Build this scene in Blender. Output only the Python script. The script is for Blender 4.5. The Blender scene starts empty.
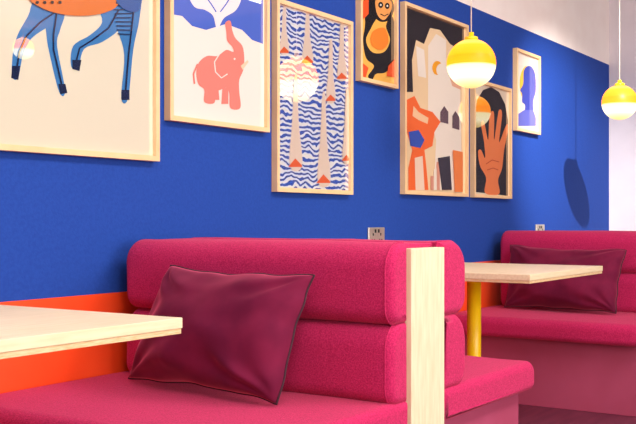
import bpy, bmesh, math, random
from mathutils import Vector, noise
random.seed(3)
S=bpy.context.scene
try:
    S.view_settings.view_transform='Standard'
except Exception: pass
WY=2.38   # plane of the long blue wall
C=bpy.context.collection

def lin(c):
    return tuple(((v/12.92) if v<=0.04045 else ((v+0.055)/1.055)**2.4) for v in c)
def hexc(h):
    return lin(tuple(int(h[i:i+2],16)/255 for i in (0,2,4)))+(1,)

def mat(name,col,rough=.6,**k):
    m=bpy.data.materials.new(name); m.use_nodes=True
    b=m.node_tree.nodes['Principled BSDF']
    b.inputs['Base Color'].default_value=hexc(col)
    b.inputs['Roughness'].default_value=rough
    for kk,v in k.items():
        b.inputs[kk.replace('_',' ')].default_value=v
    return m
def nz(m,scale,c1,c2,stretch=(1,1,1),bump=0,detail=3,bscale=None,lo=.35,hi=.65):
    nt=m.node_tree; b=nt.nodes['Principled BSDF']
    tc=nt.nodes.new('ShaderNodeTexCoord'); mp=nt.nodes.new('ShaderNodeMapping')
    mp.inputs['Scale'].default_value=stretch
    n=nt.nodes.new('ShaderNodeTexNoise'); n.inputs['Scale'].default_value=scale; n.inputs['Detail'].default_value=detail
    r=nt.nodes.new('ShaderNodeValToRGB')
    r.color_ramp.elements[0].position=lo; r.color_ramp.elements[1].position=hi
    r.color_ramp.elements[0].color=hexc(c1); r.color_ramp.elements[1].color=hexc(c2)
    nt.links.new(tc.outputs['Object'],mp.inputs['Vector']); nt.links.new(mp.outputs[0],n.inputs['Vector'])
    nt.links.new(n.outputs['Fac'],r.inputs['Fac']); nt.links.new(r.outputs[0],b.inputs['Base Color'])
    if bump:
        n2=nt.nodes.new('ShaderNodeTexNoise'); n2.inputs['Scale'].default_value=bscale or scale; n2.inputs['Detail'].default_value=2
        nt.links.new(tc.outputs['Object'],n2.inputs['Vector'])
        bp=nt.nodes.new('ShaderNodeBump'); bp.inputs['Strength'].default_value=bump; bp.inputs['Distance'].default_value=.002
        nt.links.new(n2.outputs['Fac'],bp.inputs['Height']); nt.links.new(bp.outputs[0],b.inputs['Normal'])
    return m

M={}
M['blue']=nz(mat('blue_paint','203f96',.8,Specular_IOR_Level=.2),90,'1c4096','1f459e',bump=.2,bscale=160)
M['white']=nz(mat('white_paint','ddd6da',.7),5,'eee2de','f2e8e4')
M['lilac']=nz(mat('lilac_paint','d5cfdd',.7),5,'d8d2d8','deD8de')
M['navy']=nz(mat('low_glare_dark','2c2c38',.8),5,'2a2a36','32323e')  # unseen walls darkened so the picture glazing reflects a dim room
M['orange']=nz(mat('orange_paint','f0491c',.5),5,'f24414','f64c1c')
M['ceil']=nz(mat('ceiling_paint','e6e0de',.8),4,'e4dedc','e8e3e0')
M['floor']=nz(mat('dark_floor','50443f',.5),3,'5c2038','6c2a42',(1,8,1))
M['wool']=nz(mat('raspberry_wool','b01e4e',.9,Specular_IOR_Level=.15),230,'9a1246','c62a62',bump=.8,bscale=260,lo=.30,hi=.70)
M['wool'].node_tree.nodes['Principled BSDF'].inputs['Sheen Weight'].default_value=.3
M['wool'].node_tree.nodes['Principled BSDF'].inputs['Sheen Tint'].default_value=hexc('ff84a0')
M['velvet']=nz(mat('burgundy_velvet','5c1034',.85,Specular_IOR_Level=.15),9,'5c0e30','701639')
bb=M['velvet'].node_tree.nodes['Principled BSDF']; bb.inputs['Sheen Weight'].default_value=1; bb.inputs['Sheen Roughness'].default_value=.35; bb.inputs['Sheen Tint'].default_value=hexc('d8607c')
M['pipe']=nz(mat('dark_piping','2a0a1c',.8),50,'300a1c','3c0e24')
M['base']=nz(mat('plinth_laminate','8f6570',.7),4,'9c3858','a44062')
M['wood']=nz(mat('pale_oak','e8d3b4',.5),9,'dac4a2','e8d6b8',(9,9,1),lo=.3,hi=.7)
M['woodt']=nz(mat('pale_oak_top','ead6ba',.45),9,'d6c09c','e2ceae',(1.2,12,12),lo=.3,hi=.7)
M['wedge']=nz(mat('ply_edge','dcbb90',.5),40,'c8a274','dfc098',(1,1,9),lo=.35,hi=.65)
M['frame']=nz(mat('maple_frame','e6c097',.5),12,'e2bc8c','e8c496',(1,1,1))
M['yellow']=nz(mat('yellow_powdercoat','f2c40c',.35),5,'fccc08','ffd418')
M['chrome']=nz(mat('brushed_steel','b8b0a8',.3,Metallic=.7),30,'d0c8bc','e4dcd0',(20,1,1))
M['dark']=nz(mat('black_plastic','1a1a1c',.4),10,'161618','1e1e20')
M['cord']=nz(mat('cord','e0dccf',.6),40,'d8d4c7','e6e2d6')

def obj(name,me,m=None,parent=None,smooth=False):
    o=bpy.data.objects.new(name,me); C.objects.link(o)
    if m is not None: me.materials.append(m)
    if parent: o.parent=parent
    if smooth:
        for p in me.polygons: p.use_smooth=len(p.vertices)<=4
    return o
def empty(name,loc=(0,0,0)):
    e=bpy.data.objects.new(name,None); C.objects.link(e); e.location=loc; e.empty_display_size=.1
    return e
def boxes(name,bs,m,parent=None,bev=0):
    bm=bmesh.new()
    for (x0,x1,y0,y1,z0,z1) in bs:
        r=bmesh.ops.create_cube(bm,size=1)
        for v in r['verts']:
            v.co=Vector(((x0+x1)/2+v.co.x*(x1-x0),(y0+y1)/2+v.co.y*(y1-y0),(z0+z1)/2+v.co.z*(z1-z0)))
    me=bpy.data.meshes.new(name); bm.to_mesh(me); bm.free()
    o=obj(name,me,m,parent)
    if bev:
        b=o.modifiers.new('bev','BEVEL'); b.width=bev; b.segments=3
    return o
def lathe(name,prof,m,parent=None,n=48,loc=(0,0,0)):
    bm=bmesh.new(); rings=[]
    for r,z in prof:
        rings.append([bm.verts.new((loc[0]+max(r,1e-5)*math.cos(2*math.pi*i/n),loc[1]+max(r,1e-5)*math.sin(2*math.pi*i/n),loc[2]+z)) for i in range(n)])
    for a,b in zip(rings,rings[1:]):
        for i in range(n):
            bm.faces.new((a[i],a[(i+1)%n],b[(i+1)%n],b[i]))
    bm.faces.new(rings[0][::-1]); bm.faces.new(rings[-1])
    bmesh.ops.recalc_face_normals(bm,faces=bm.faces)
    me=bpy.data.meshes.new(name); bm.to_mesh(me); bm.free()
    return obj(name,me,m,parent,True)

# ---------------- upholstery: rounded profile swept along the wall-normal axis
def sweep(name,x0,x1,z0,z1,rad,y0,y1,e,m,parent,seg=10,seam=False):
    # rad: corner radii (x0z0, x1z0, x1z1, x0z1)
    def prof(ins):
        pts=[]
        cs=[(x0+ins,z0+ins,1,1,180),(x1-ins,z0+ins,-1,1,270),(x1-ins,z1-ins,-1,-1,0),(x0+ins,z1-ins,1,-1,90)]
        for (cx,cz,sx,sz,a0),r in zip(cs,rad):
            r=max(r-ins,.001)
            for i in range(seg+1):
                a=math.radians(a0+90*i/seg)
                pts.append((cx+sx*r+r*math.cos(a),cz+sz*r+r*math.sin(a),math.cos(a),math.sin(a)))
        return pts
    K=6; N=22
    ys=[(y0+e*(1-math.cos(math.pi/2*i/K)), e*(1-math.sin(math.pi/2*i/K))) for i in range(K+1)]
    mid=[(y0+e+(y1-y0-2*e)*i/N,0) for i in range(1,N)]
    ye=[(y1-(a-y0),b) for a,b in reversed(ys)]
    bm=bmesh.new(); rings=[]
    for (y,ins) in ys+mid+ye:
        ring=[]
        for (x,z,nx,nz_) in prof(ins):
            w=.0035*noise.noise(Vector((x*5,y*4.5,z*5)))+.001*noise.noise(Vector((x*16,y*14,z*16)))
            ring.append(bm.verts.new((x+nx*w,y,z+nz_*w)))
        rings.append(ring)
    n=len(rings[0])
    for a,b in zip(rings,rings[1:]):
        for i in range(n):
            bm.faces.new((a[i],a[(i+1)%n],b[(i+1)%n],b[i]))
    bm.faces.new(rings[0][::-1]); bm.faces.new(rings[-1])
    bmesh.ops.recalc_face_normals(bm,faces=bm.faces)
    me=bpy.data.meshes.new(name); bm.to_mesh(me); bm.free()
    if seam:
        for yy in (y0+e*.8,):
            cu=bpy.data.curves.new('seam','CURVE'); cu.dimensions='3D'; cu.bevel_depth=.0022
            pts=prof(.0)
            sp=cu.splines.new('POLY'); sp.points.add(len(pts)-1); sp.use_cyclic_u=True
            for q,p in zip(sp.points,pts): q.co=(p[0],yy,p[1],1)
            o=bpy.data.objects.new('seam',cu); C.objects.link(o); o.parent=parent; cu.materials.append(m)
    return obj(name,me,m,parent,True)

def booth(dx):
    e=empty('booth_bench',(0,0,0))
    YA=1.315; YB=WY-.012; YR=YB-.06
    xl,xr=2.462+dx,2.668+dx; xc=(xl+xr)/2
    boxes('end_panel',[(xl,xr,YA-.005,YA+.03,0,.870)],M['wood'],e,.002)
    boxes('backrest_core',[(xl+.001,xr-.001,YA+.03,YR,0.002,.845)],M['wool'],e,.002)
    sweep('top_pad',xl+.001,xr-.001,.80,.885,(.01,.01,.006,.006),YA+.032,YR,.008,M['wool'],e)
    for s in (-1,1):
        dep=.105 if s<0 else .172
        rb,rt=(.05,.075) if s<0 else (.06,.09)
        if s<0: a,b=xl-dep,xl
        else: a,b=xr,xr+dep
        def R(bo,to,ib,it): return (bo,ib,it,to) if s<0 else (ib,bo,to,it)
        sweep('top_roll',a,b,.662,.887,R(rb,rt,.004,.006),YA,YR,.026,M['wool'],e,seam=True)
        sweep('lower_roll',a,b,.44,.668,R(rb,rt,.004,.004),YA,YR,.026,M['wool'],e,seam=True)
        h=(xr-xl)/2
        def X(a,b): return (xc+s*a,xc+s*b) if s>0 else (xc-b,xc-a)
        a,b=X(h+.002,h+.74)
        sweep('seat_cushion',a,b,.345,.45,(.03,.01,.01,.045) if s<0 else (.01,.03,.045,.01),YA-.005,YB,.028,M['wool'],e)
        a,b=X(h+.002,h+.66)
        boxes('plinth',[(a,b,YA+.03,YB,0,.35)],M['base'],e,.003)
    return e
for dx in (0,3.06,-2.9): booth(dx)

# ---------------- tables
def table(x0,x1):
    e=empty('dining_table')
    y0,y1=1.37,2.33
    boxes('table_top',[(x0,x1,y0,y1,.726,.748)],M['woodt'],e,.0015)
    boxes('table_top_core',[(x0+.002,x1-.002,y0+.002,y1-.002,.715,.7265)],M['wedge'],e,.001)
    xc=(x0+x1)/2; yc=1.79
    lathe('pedestal',[(.03,.02),(.03,.70)],M['yellow'],e,32,(xc,yc,0))
    lathe('foot',[(.24,0),(.24,.008),(.235,.014),(.05,.02),(.032,.03)],M['yellow'],e,48,(xc,yc,0))
    boxes('bracket',[(xc-.2,xc+.2,yc-.03,yc+.03,.70,.714),(xc-.03,xc+.03,yc-.25,yc+.25,.70,.714)],M['yellow'],e)
table(.70,1.571); table(3.50,4.36)

# ---------------- pillows
def pillow(bl,br,tr,tl,front,back,seed):
    e=empty('velvet_throw_pillow')
    bl,br,tr,tl=map(Vector,(bl,br,tr,tl))
    nrm=((br-bl).cross(tl-bl)).normalized()
    if nrm.x>0: nrm=-nrm
    N=72
    def base(s,t):
        a=2*s-1;b=2*t-1
        pin=.05
        s2=.5+.5*a*(1-pin*(1-b*b)); t2=.5+.5*b*(1-pin*1.5*(1-a*a))
        p=bl*(1-s2)*(1-t2)+br*s2*(1-t2)+tr*s2*t2+tl*(1-s2)*t2
        up=(tl-bl).normalized(); sd=(br-bl).normalized()
        wv=.010*noise.noise(Vector((s*5+seed,t*5,2)))
        return p+(up+sd)*wv
    def h(s,t):
        a=2*s-1;b=2*t-1
        return max(0,(1-a**2)*(1-b**2))**.46
    bm=bmesh.new(); G=[]
    for side in (0,1):
        g=[]
        for j in range(N+1):
            row=[]
            for i in range(N+1):
                s,t=i/N,j/N
                if side==1 and (i in(0,N) or j in(0,N)):
                    row.append(G[0][j][i]); continue
                p=base(s,t); hh=h(s,t)
                a=2*s-1;b=2*t-1
                w=0
                for k,(ca,cb) in enumerate(((-1,-1),(1,-1),(1,1),(-1,1))):
                    da,db=a-ca,b-cb; rr=math.hypot(da,db); an=math.atan2(db,da)
                    w+=.016*math.exp(-rr*1.7)*math.sin(an*10+seed*(k+1)+rr*1.2)*min(1,rr*4)
                w+=.024*noise.noise(Vector((s*2.4+seed,t*2.0,side*5)))+.010*noise.noise(Vector((s*5+seed,t*4,side*5+9)))
                d=(front if side==0 else -back)*hh + w*min(1,hh*1.5)*(1 if side==0 else .4)
                row.append(bm.verts.new(p+nrm*d))
            g.append(row)
        G.append(g)
    for side in (0,1):
        g=G[side]
        for j in range(N):
            for i in range(N):
                f=(g[j][i],g[j][i+1],g[j+1][i+1],g[j+1][i])
                bm.faces.new(f if side==0 else f[::-1])
    bmesh.ops.recalc_face_normals(bm,faces=bm.faces)
    me=bpy.data.meshes.new('cover'); bm.to_mesh(me); bm.free()
    obj('cover',me,M['velvet'],e,True)
    cu=bpy.data.curves.new('piping','CURVE'); cu.dimensions='3D'; cu.bevel_depth=.003; cu.bevel_resolution=2
    pts=[base(i/N,0) for i in range(N)]+[base(1,i/N) for i in range(N)]+[base(1-i/N,1) for i in range(N)]+[base(0,1-i/N) for i in range(N)]
    sp=cu.splines.new('POLY'); sp.points.add(len(pts)-1); sp.use_cyclic_u=True
    for q,p in zip(sp.points,pts): q.co=(*p,1)
    o=bpy.data.objects.new('piping',cu); C.objects.link(o); o.parent=e; cu.materials.append(M['pipe'])
pillow((2.25,2.18,.462),(2.16,1.55,.462),(2.295,1.52,.80),(2.315,2.07,.808),.125,.04,1.3)
pillow((5.26,2.21,.462),(5.22,1.57,.462),(5.355,1.555,.79),(5.365,2.22,.805),.115,.04,4.1)

# ---------------- room shell
X0,X1,Y0,H=-3.0,7.73,-4.6,2.95
boxes('floor',[(X0-.1,X1+.1,Y0-.1,WY+.1,-.1,0)],M['floor'])
boxes('ceiling',[(X0-.1,X1+.1,Y0-.1,WY+.1,H,H+.1)],M['ceil'])
boxes('wall_back',[(X0-.1,X1,WY,WY+.1,0,2.157)],M['blue'])
boxes('wall_back_upper',[(X0-.1,X1,WY,WY+.1,2.157,H)],M['white'])
boxes('wall_right',[(X1,X1+.1,1.7,WY+.1,0,H)],M['lilac'])
boxes('wall_right_far',[(X1,X1+.1,Y0-.1,1.7,0,H)],M['navy'])
boxes('wall_left',[(X0-.1,X0,Y0,WY,0,H)],M['white'])
boxes('wall_front',[(X0-.1,X1,Y0-.1,Y0,0,H)],M['navy'])
boxes('trim_1',[(X0,X1,WY-.008,WY+.01,0.0,.71)],M['orange'])

# ---------------- artwork on the wall
def artm(name,col,ior=4.2):
    m=nz(mat(name,col,.5,Specular_IOR_Level=.1),30,col,col)
    b=m.node_tree.nodes['Principled BSDF']
    b.inputs['Coat Weight'].default_value=1; b.inputs['Coat Roughness'].default_value=.006; b.inputs['Coat IOR'].default_value=ior
    return m
A={}
def am(col,ior=4.2):
    k=(col,ior)
    if k not in A: A[k]=artm('ink_'+col,col,ior)
    return A[k]
def W(px,py):      # sketch coordinates -> metres on the print plane
    u=px-318; d=2.366/(.55-.0008367*u)
    return d*(.835+.0005511*u), .95-(py-220)*d/998
def cr(pts,n=5):
    out=[];L=len(pts)
    for i in range(L):
        p0,p1,p2,p3=[Vector(pts[(i+k)%L]) for k in(-1,0,1,2)]
        for j in range(n):
            t=j/n
            out.append(tuple(.5*((2*p1)+(p2-p0)*t+(2*p0-5*p1+4*p2-p3)*t*t+(3*p1-p0-3*p2+p3)*t**3)))
    return out
class Art:
    def __init__(s,x0,x1,z0,z1,bg,bgm=None,fw=.018,ior=3.6):
        k=.9874; x1*=k; z0=.95+(z0-.95)*k; z1=.95+(z1-.95)*k
        s.e=empty('framed_art_print'); s.L=0; s.ior=ior
        s.b=(x0+fw,x1-fw,z0+fw,z1-fw)
        y0,y1=WY-.03,WY-.001
        boxes('frame',[(x0,x1,y0,y1,z0,z0+fw),(x0,x1,y0,y1,z1-fw,z1),(x0,x0+fw,y0,y1,z0+fw,z1-fw),(x1-fw,x1,y0,y1,z0+fw,z1-fw)],M['frame'],s.e)
        boxes('print',[(x0+fw,x1-fw,WY-.014,WY-.002,z0+fw,z1-fw)],bgm or am(bg,ior),s.e)
    def wpoly(s,pts,col,name='shape',m=None):
        s.L+=1; y=WY-.014-.0003*s.L*(1 if s.L<40 else .3)
        y=max(y,WY-.0285)
        x0,x1,z0,z1=s.b
        q=[]
        for x,z in pts:
            p=(min(max(x,x0),x1),min(max(z,z0),z1))
            if not q or (abs(p[0]-q[-1][0])+abs(p[1]-q[-1][1]))>1e-5: q.append(p)
        if len(q)>2 and abs(q[0][0]-q[-1][0])+abs(q[0][1]-q[-1][1])<1e-5: q.pop()
        if len(q)<3: return
        bm=bmesh.new()
        f=bm.faces.new([bm.verts.new((x,y,z)) for x,z in q])
        bm.normal_update()
        if f.normal.y>0: bmesh.ops.reverse_faces(bm,faces=[f])
        bmesh.ops.triangulate(bm,faces=bm.faces)
        me=bpy.data.meshes.new(name); bm.to_mesh(me); bm.free()
        obj(name,me,m or am(col,s.ior),s.e)
    def poly(s,pts,col,smooth=False,m=None):
        if smooth: pts=cr(pts)
        s.wpoly([W(*p) for p in pts],col,m=m)
    def ell(s,cx,cy,rx,ry,col,a0=0,a1=360):
        n=28
        s.poly([(cx+rx*math.cos(math.radians(a0+(a1-a0)*i/n)),cy-ry*math.sin(math.radians(a0+(a1-a0)*i/n))) for i in range(n+(a1-a0<360))],col)
    def line(s,pts,w,col):
        l=[];r=[]
        for i,p in enumerate(pts):
            a=Vector(pts[max(0,i-1)]);b=Vector(pts[min(len(pts)-1,i+1)])
            d=(b-a).normalized(); n=Vector((-d.y,d.x))*w/2
            l.append(tuple(Vector(p)+n)); r.append(tuple(Vector(p)-n))
        s.poly(l+r[::-1],col)

# 1: striding blue-legged beast
a=Art(1.70,2.609,1.155,2.11,'f6efd8',ior=4.6)
legs=[[(36,0),(62,12),(52,24),(32,38),(23,55),(18,78),(12,76),(13,52),(18,34),(28,16)],
[(45,8),(64,12),(60,30),(57,46),(65,90),(59,92),(49,52),(46,32)],
[(98,2),(127,6),(120,28),(102,42),(84,49),(78,68),(71,66),(73,46),(90,35),(102,22)],
[(112,-6),(139,-6),(139,20),(133,50),(128,98),(121,98),(124,55),(116,25)]]
for l in legs: a.poly(l,'4488cc',True)
hoof=[[(12,66),(20,66),(18,80),(11,78)],[(58,84),(65,84),(67,93),(60,94)],[(72,60),(81,60),(79,71),(72,69)],[(121,90),(129,90),(129,100),(121,100)]]
for hf in hoof: a.poly(hf,'1c2a52')
for ln in ([(55,12),(40,22),(26,36),(19,52),(16,70)],[(56,14),(53,34),(53,50),(61,84)],[(118,10),(108,28),(92,40),(79,48),(76,60)],[(134,0),(131,28),(128,54),(125,90)]):
    a.line(ln,1.6,'16254f')
for k in range(9):
    a.line([(112+k*.5,2+k*4),(132-k*.4,1+k*4.2)],1,'16254f')
a.poly([(22,-30),(26,-4),(38,7),(58,14),(84,16),(106,12),(118,2),(124,-30)],'ea7e2c',True)
for i in range(12):
    for j in range(5):
        x=32+i*7.3+(j%2)*3.5; y=-14+j*5.6
        if y<12-abs(x-76)*.18: a.ell(x,y,1.7,1.5,'241a18')
a.poly([(118,-30),(113,-4),(124,10),(139,8),(139,-30)],'2f62ae',True)
# 2: elephant
a=Art(2.630,3.261,1.304,2.12,'fff2ea')
a.poly([(170,-60),(263,-60),(263,44),(252,40),(242,30),(226,24),(206,30),(192,26),(182,16),(170,14)],'506ed6')
a.poly([(184,-30),(192,4),(205,10),(213,16),(217,29),(224,18),(236,10),(242,-4),(246,-30)],'f8f2f6',True)
a.line([(205,-4),(211,4),(216,12)],1.2,'506ed6'); a.line([(232,-6),(226,4),(220,12)],1.2,'506ed6')
el='fc8c80'
a.poly([(225,23),(230,21),(232,30),(235,38),(242,46),(244,58),(243,70),(239,80),(239,92),(240,108),(230,108),(229,94),(226,88),(220,90),(215,92),(214,103),(204,102),(204,90),(198,84),(196,72),(199,62),(207,56),(217,56),(226,50),(233,52),(232,47),(227,41),(226,32)],el,True)
a.poly([(222,88),(228,88),(228,104),(221,104)],el); a.poly([(211,88),(218,88),(219,100),(213,100)],el)
a.line([(219,54),(214,62),(215,72),(221,78),(227,74)],1.1,'fff2ea')
a.line([(197,64),(193,74),(194,84)],1.6,el); a.ell(234,59,.9,1,'fff2ea')
a.poly([(240,66),(247,60),(248,62),(242,70)],'f0d8b8')
# 3: waves with divers
wm=artm('wave_print','ffffff',6.0); nt=wm.node_tree; b=nt.nodes['Principled BSDF']
tc=nt.nodes.new('ShaderNodeTexCoord'); wv=nt.nodes.new('ShaderNodeTexWave'); wv.bands_direction='Z'
wv.inputs['Scale'].default_value=14; wv.inputs['Distortion'].default_value=9; wv.inputs['Detail'].default_value=1.5; wv.inputs['Detail Scale'].default_value=1.1
rp=nt.nodes.new('ShaderNodeValToRGB'); rp.color_ramp.interpolation='CONSTANT'
rp.color_ramp.elements[0].color=hexc('3460d6'); rp.color_ramp.elements[1].position=.46; rp.color_ramp.elements[1].color=hexc('ffffff')
nt.links.new(tc.outputs['Object'],wv.inputs['Vector']); nt.links.new(wv.outputs['Fac'],rp.inputs['Fac']); nt.links.new(rp.outputs[0],b.inputs['Base Color'])
a=Art(3.270,3.908,1.066,1.858,'ebe8ea',wm,ior=6.0)
for (x,yt,yb,w) in ((284,8,52,5),(307,12,62,6),(295,78,166,7),(323,96,182,7),(330,42,100,5),(341,22,78,5),(346,92,160,5)):
    a.poly([(x-1,yt),(x+2,yt),(x+w*.5,yt+(yb-yt)*.5),(x+w,yb),(x-w*.8,yb),(x-w*.45,yt+(yb-yt)*.5)],'ffe6d4',True)
    a.poly([(x,yb-w*1.1),(x+w*.9,yb-1),(x+w,yb+1),(x-w,yb+1),(x-w*.8,yb-1)],'ff6a34')
# 4: ape
a=Art(3.925,4.338,1.598,2.15,'ffc458')
a.poly([(363,-20),(372,-22),(380,8),(372,26),(366,40),(372,52),(384,52),(390,40),(386,26),(392,16),(397,36),(394,60),(386,72),(376,74),(372,80),(368,76),(374,66),(366,58),(363,40),(365,22)],'151214',True)
a.ell(383,8,11,14,'151214')
a.poly([(376,-2),(390,0),(391,10),(384,20),(377,14)],'ffb060',True)
a.ell(380.5,5,2.5,3,'151214'); a.ell(387,6,2.3,3,'151214'); a.ell(380.5,5,.9,1.1,'f4efe0'); a.ell(387,6,.9,1.1,'f4efe0')
a.line([(380,14),(384,16),(388,14)],1,'151214')
a.poly([(372,32),(384,28),(388,42),(381,50),(371,45)],'ff902a',True)
a.poly([(361,62),(368,68),(365,78),(361,76)],'fa5e24'); a.poly([(388,66),(396,60),(396,78),(386,76)],'fa5e24')
a.poly([(361,2),(368,-2),(368,14),(362,20)],'fa5e24')
# 5: city collage
a=Art(4.350,5.158,1.08,2.045,'fcdcb0')
a.poly([(404,6),(464,26),(464,52),(450,44),(440,30),(430,28),(424,44),(416,40),(412,60),(413,92),(404,92)],'2a2227')
a.poly([(428,46),(436,34),(446,40),(446,64),(452,68),(452,84),(460,88),(462,190),(434,190),(436,140),(428,110)],'fff2e4')
a.poly([(416,46),(424,50),(426,78),(418,76)],'fff4e8')
a.poly([(446,64),(460,70),(461,90),(452,86)],'f4b898')
a.ell(437,68,5,7,'ffac14'); a.ell(441,70,5,6.4,'fff2e4')
a.poly([(440,122),(440,112),(444,106),(448,112),(448,124)],'6c5460'); a.poly([(452,128),(452,116),(455,111),(459,117),(459,130)],'6c5460')
a.poly([(406,100),(414,96),(420,108),(432,112),(440,122),(434,132),(432,146),(424,150),(426,168),(428,190),(408,190),(408,168),(412,150),(406,130)],'ff7030')
a.poly([(413,106),(418,112),(428,118),(427,124),(418,120),(412,116)],'ffd0a4')
a.poly([(408,132),(418,130),(424,140),(420,148),(410,146)],'3656c0')
a.poly([(414,158),(422,156),(424,190),(415,190)],'ffe0c8')
for k in range(4): a.poly([(430+k*3,190),(430+k*3,176-k*7),(434+k*3,176-k*7),(434+k*3,190)],'fff2e0' if k%2 else 'e8a088')
a.poly([(437,158),(449,156),(451,190),(441,190)],'3c3644')
a.poly([(452,150),(462,152),(462,192),(454,192)],'ff8c48')
# 6: raised hand
a=Art(5.168,5.786,1.08,1.757,'fae8d0',ior=4.2)
a.poly([(475,192),(474,120),(477,100),(483,90),(491,87),(499,92),(505,104),(508,120),(508,196)],'26222c')
a.poly([(485,193),(486,178),(480,166),(478,152),(481,150),(485,158),(484,142),(481,124),(484,122),(488,140),(489,120),(491,112),(494,114),(494,140),(497,120),(499,110),(502,114),(499,142),(504,130),(507,124),(508,130),(504,150),(502,168),(498,180),(499,194)],'ff8c50',True)
a.line([(486,164),(492,160),(499,162)],.9,'c84e26'); a.line([(487,170),(493,168),(498,170)],.9,'c84e26')
# 7: profile head
a=Art(5.792,6.273,1.508,2.022,'f6e8dc')
a.poly([(517,64),(537,69),(537,126),(517,126)],'f6e2d6')
a.ell(527,84,7.5,18,'fcc444')
a.poly([(524,70),(530,66),(535,74),(536,90),(533,102),(533,122),(524,122),(525,106),(522,102),(522,94),(520,90),(523,84)],'4450bc',True)
a.poly([(518,114),(524,110),(533,110),(536,118),(536,126),(518,126)],'6a70d0')

# ---------------- sockets
def outlet(x,z):
    e=empty('power_outlet')
    boxes('face_plate',[(x-.075,x+.075,WY-.011,WY-.001,z-.043,z+.043)],M['chrome'],e,.003)
    for s in (-1,1):
        cx=x+s*.035
        boxes('pins',[(cx-.004,cx+.004,WY-.0125,WY-.010,z+.004,z+.016),(cx-.014,cx-.006,WY-.0125,WY-.010,z-.018,z-.012),(cx+.006,cx+.014,WY-.0125,WY-.010,z-.018,z-.012)],M['dark'],e)
        boxes('rocker',[(x+s*.015-.006,x+s*.015+.006,WY-.0135,WY-.010,z+.018,z+.034)],M['dark'],e)
outlet(4.105,.872); outlet(6.237,.878)

# ---------------- pendants
def globe_mat():
    m=bpy.data.materials.new('layered_glass_shade'); m.use_nodes=True; nt=m.node_tree; b=nt.nodes['Principled BSDF']
    tc=nt.nodes.new('ShaderNodeTexCoord'); sp=nt.nodes.new('ShaderNodeSeparateXYZ')
    mr=nt.nodes.new('ShaderNodeMapRange'); mr.inputs['From Min'].default_value=-.110; mr.inputs['From Max'].default_value=.110
    def ramp(stops):
        r=nt.nodes.new('ShaderNodeValToRGB'); el=r.color_ramp.elements
        el[0].position=stops[0][0]; el[0].color=stops[0][1]; el[1].position=stops[-1][0]; el[1].color=stops[-1][1]
        for p,c in stops[1:-1]:
            k=el.new(p); k.color=c
        return r
    r=ramp([(0,hexc('ffd884')),(.2,hexc('fff0c4')),(.42,hexc('ffeab0')),(.46,(1,.28,.002,1)),(.62,(1,.24,.0,1)),(.66,(1,.28,.002,1)),(.84,(1,.31,.01,1)),(.90,(1,.40,.07,1)),(1,(1,.3,.03,1))])
    g=lambda v:(v,v,v,1)
    r2=ramp([(0,g(.45)),(.2,g(.75)),(.42,g(.75)),(.46,g(.9)),(.84,g(1)),(.9,g(1)),(1,g(.8))])
    mu=nt.nodes.new('ShaderNodeMath'); mu.operation='MULTIPLY'; mu.inputs[1].default_value=2.7
    nt.links.new(tc.outputs['Object'],sp.inputs[0]); nt.links.new(sp.outputs['Z'],mr.inputs['Value'])
    nt.links.new(mr.outputs[0],r.inputs['Fac']); nt.links.new(mr.outputs[0],r2.inputs['Fac']); nt.links.new(r2.outputs[0],mu.inputs[0])
    nt.links.new(r.outputs[0],b.inputs['Emission Color']); b.inputs['Base Color'].default_value=(.08,.04,.01,1)
    nt.links.new(mu.outputs[0],b.inputs['Emission Strength']); b.inputs['Roughness'].default_value=.4
    b.inputs['Specular IOR Level'].default_value=.15
    return m
GM=globe_mat()
def pendant(x,y,z,r=.110):
    e=empty('globe_pendant_lamp',(x,y,z))
    n=24
    lathe('glass_globe',[(r*math.sin(math.pi*i/n)+.0001,-r*math.cos(math.pi*i/n)) for i in range(n+1)],GM,e)
    lathe('cap',[(.03,r-.004),(.03,r+.008),(.012,r+.014),(.012,r+.03)],M['yellow'],e,24)
    lathe('cord',[(.0025,r+.03),(.0025,H-z-.02)],M['cord'],e,10)
    lathe('ceiling_rose',[(.05,H-z-.025),(.05,H-z)],M['cord'],e,32)
pendant(4.12,1.89,1.652); pendant(6.29,1.87,1.69); pendant(6.85,-3.38,2.70)

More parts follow.
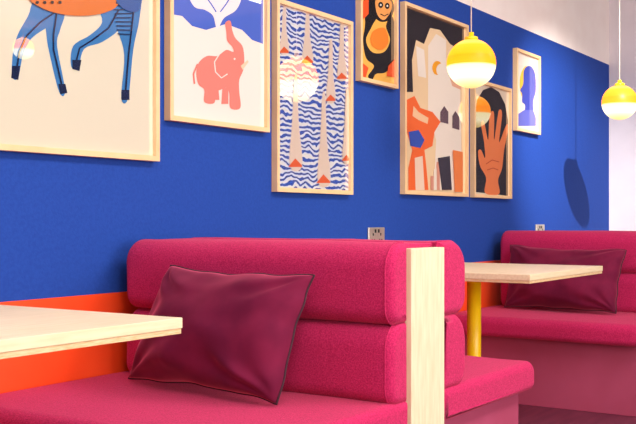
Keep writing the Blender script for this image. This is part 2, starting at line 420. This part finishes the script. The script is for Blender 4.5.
# ---------------- lights
def area(loc,rot,sx,sy,p,col=(1,1,1)):
    l=bpy.data.lights.new('area','AREA'); l.shape='RECTANGLE'; l.size=sx; l.size_y=sy; l.energy=p; l.color=col
    o=bpy.data.objects.new('added_fill_light',l); C.objects.link(o); o.location=loc; o.rotation_euler=rot; return o
for x,p in ((.6,115),(3.3,115),(6.2,42)):  # unseen fills added under the ceiling for soft overall brightness
    area((x,.2,H-.02),(math.radians(12),0,0),1.4,1.2,p,(1,.94,.86))
area((1.0,-4.3,1.7),(math.radians(90),0,0),6,2.2,350,(1,.955,.90))  # large upright fill added behind the camera, no window modelled
# track spotlight whose beam throws the far globe's shadow on the wall
sx,sy,sz=5.02,.90,2.70
e=empty('ceiling_spotlight',(sx,sy,sz))
tgt=Vector((6.85,2.38,1.15)); dr=(tgt-Vector((sx,sy,sz))).normalized()
q=dr.to_track_quat('-Z','Y')
hd=lathe('lamp_head',[(.03,.17),(.045,.16),(.045,.02),(.042,.02),(.040,.03)],M['dark'],e,32)
hd.rotation_mode='QUATERNION'; hd.rotation_quaternion=q
lathe('drop_rod',[(.008,.06),(.008,H-sz)],M['dark'],e,16,(-dr.x*.1,-dr.y*.1,0))
l=bpy.data.lights.new('spot','SPOT'); l.energy=650; l.spot_size=math.radians(48); l.spot_blend=1; l.shadow_soft_size=.012; l.color=(1,.95,.88)
o=bpy.data.objects.new('spot_beam',l); C.objects.link(o); o.parent=e; o.rotation_mode='QUATERNION'; o.rotation_quaternion=q

w=bpy.data.worlds.new('World'); S.world=w; w.use_nodes=True
w.node_tree.nodes['Background'].inputs[0].default_value=(.8,.85,1,1); w.node_tree.nodes['Background'].inputs[1].default_value=.3

cam=bpy.data.cameras.new('Camera'); co=bpy.data.objects.new('Camera',cam); C.objects.link(co)
cam.sensor_width=36; cam.lens=36*998/636; cam.shift_y=8/636; cam.clip_start=.05
co.location=(0,0,.95); co.rotation_euler=(math.radians(90),0,math.atan2(.550,.835)-math.pi/2)
S.camera=co
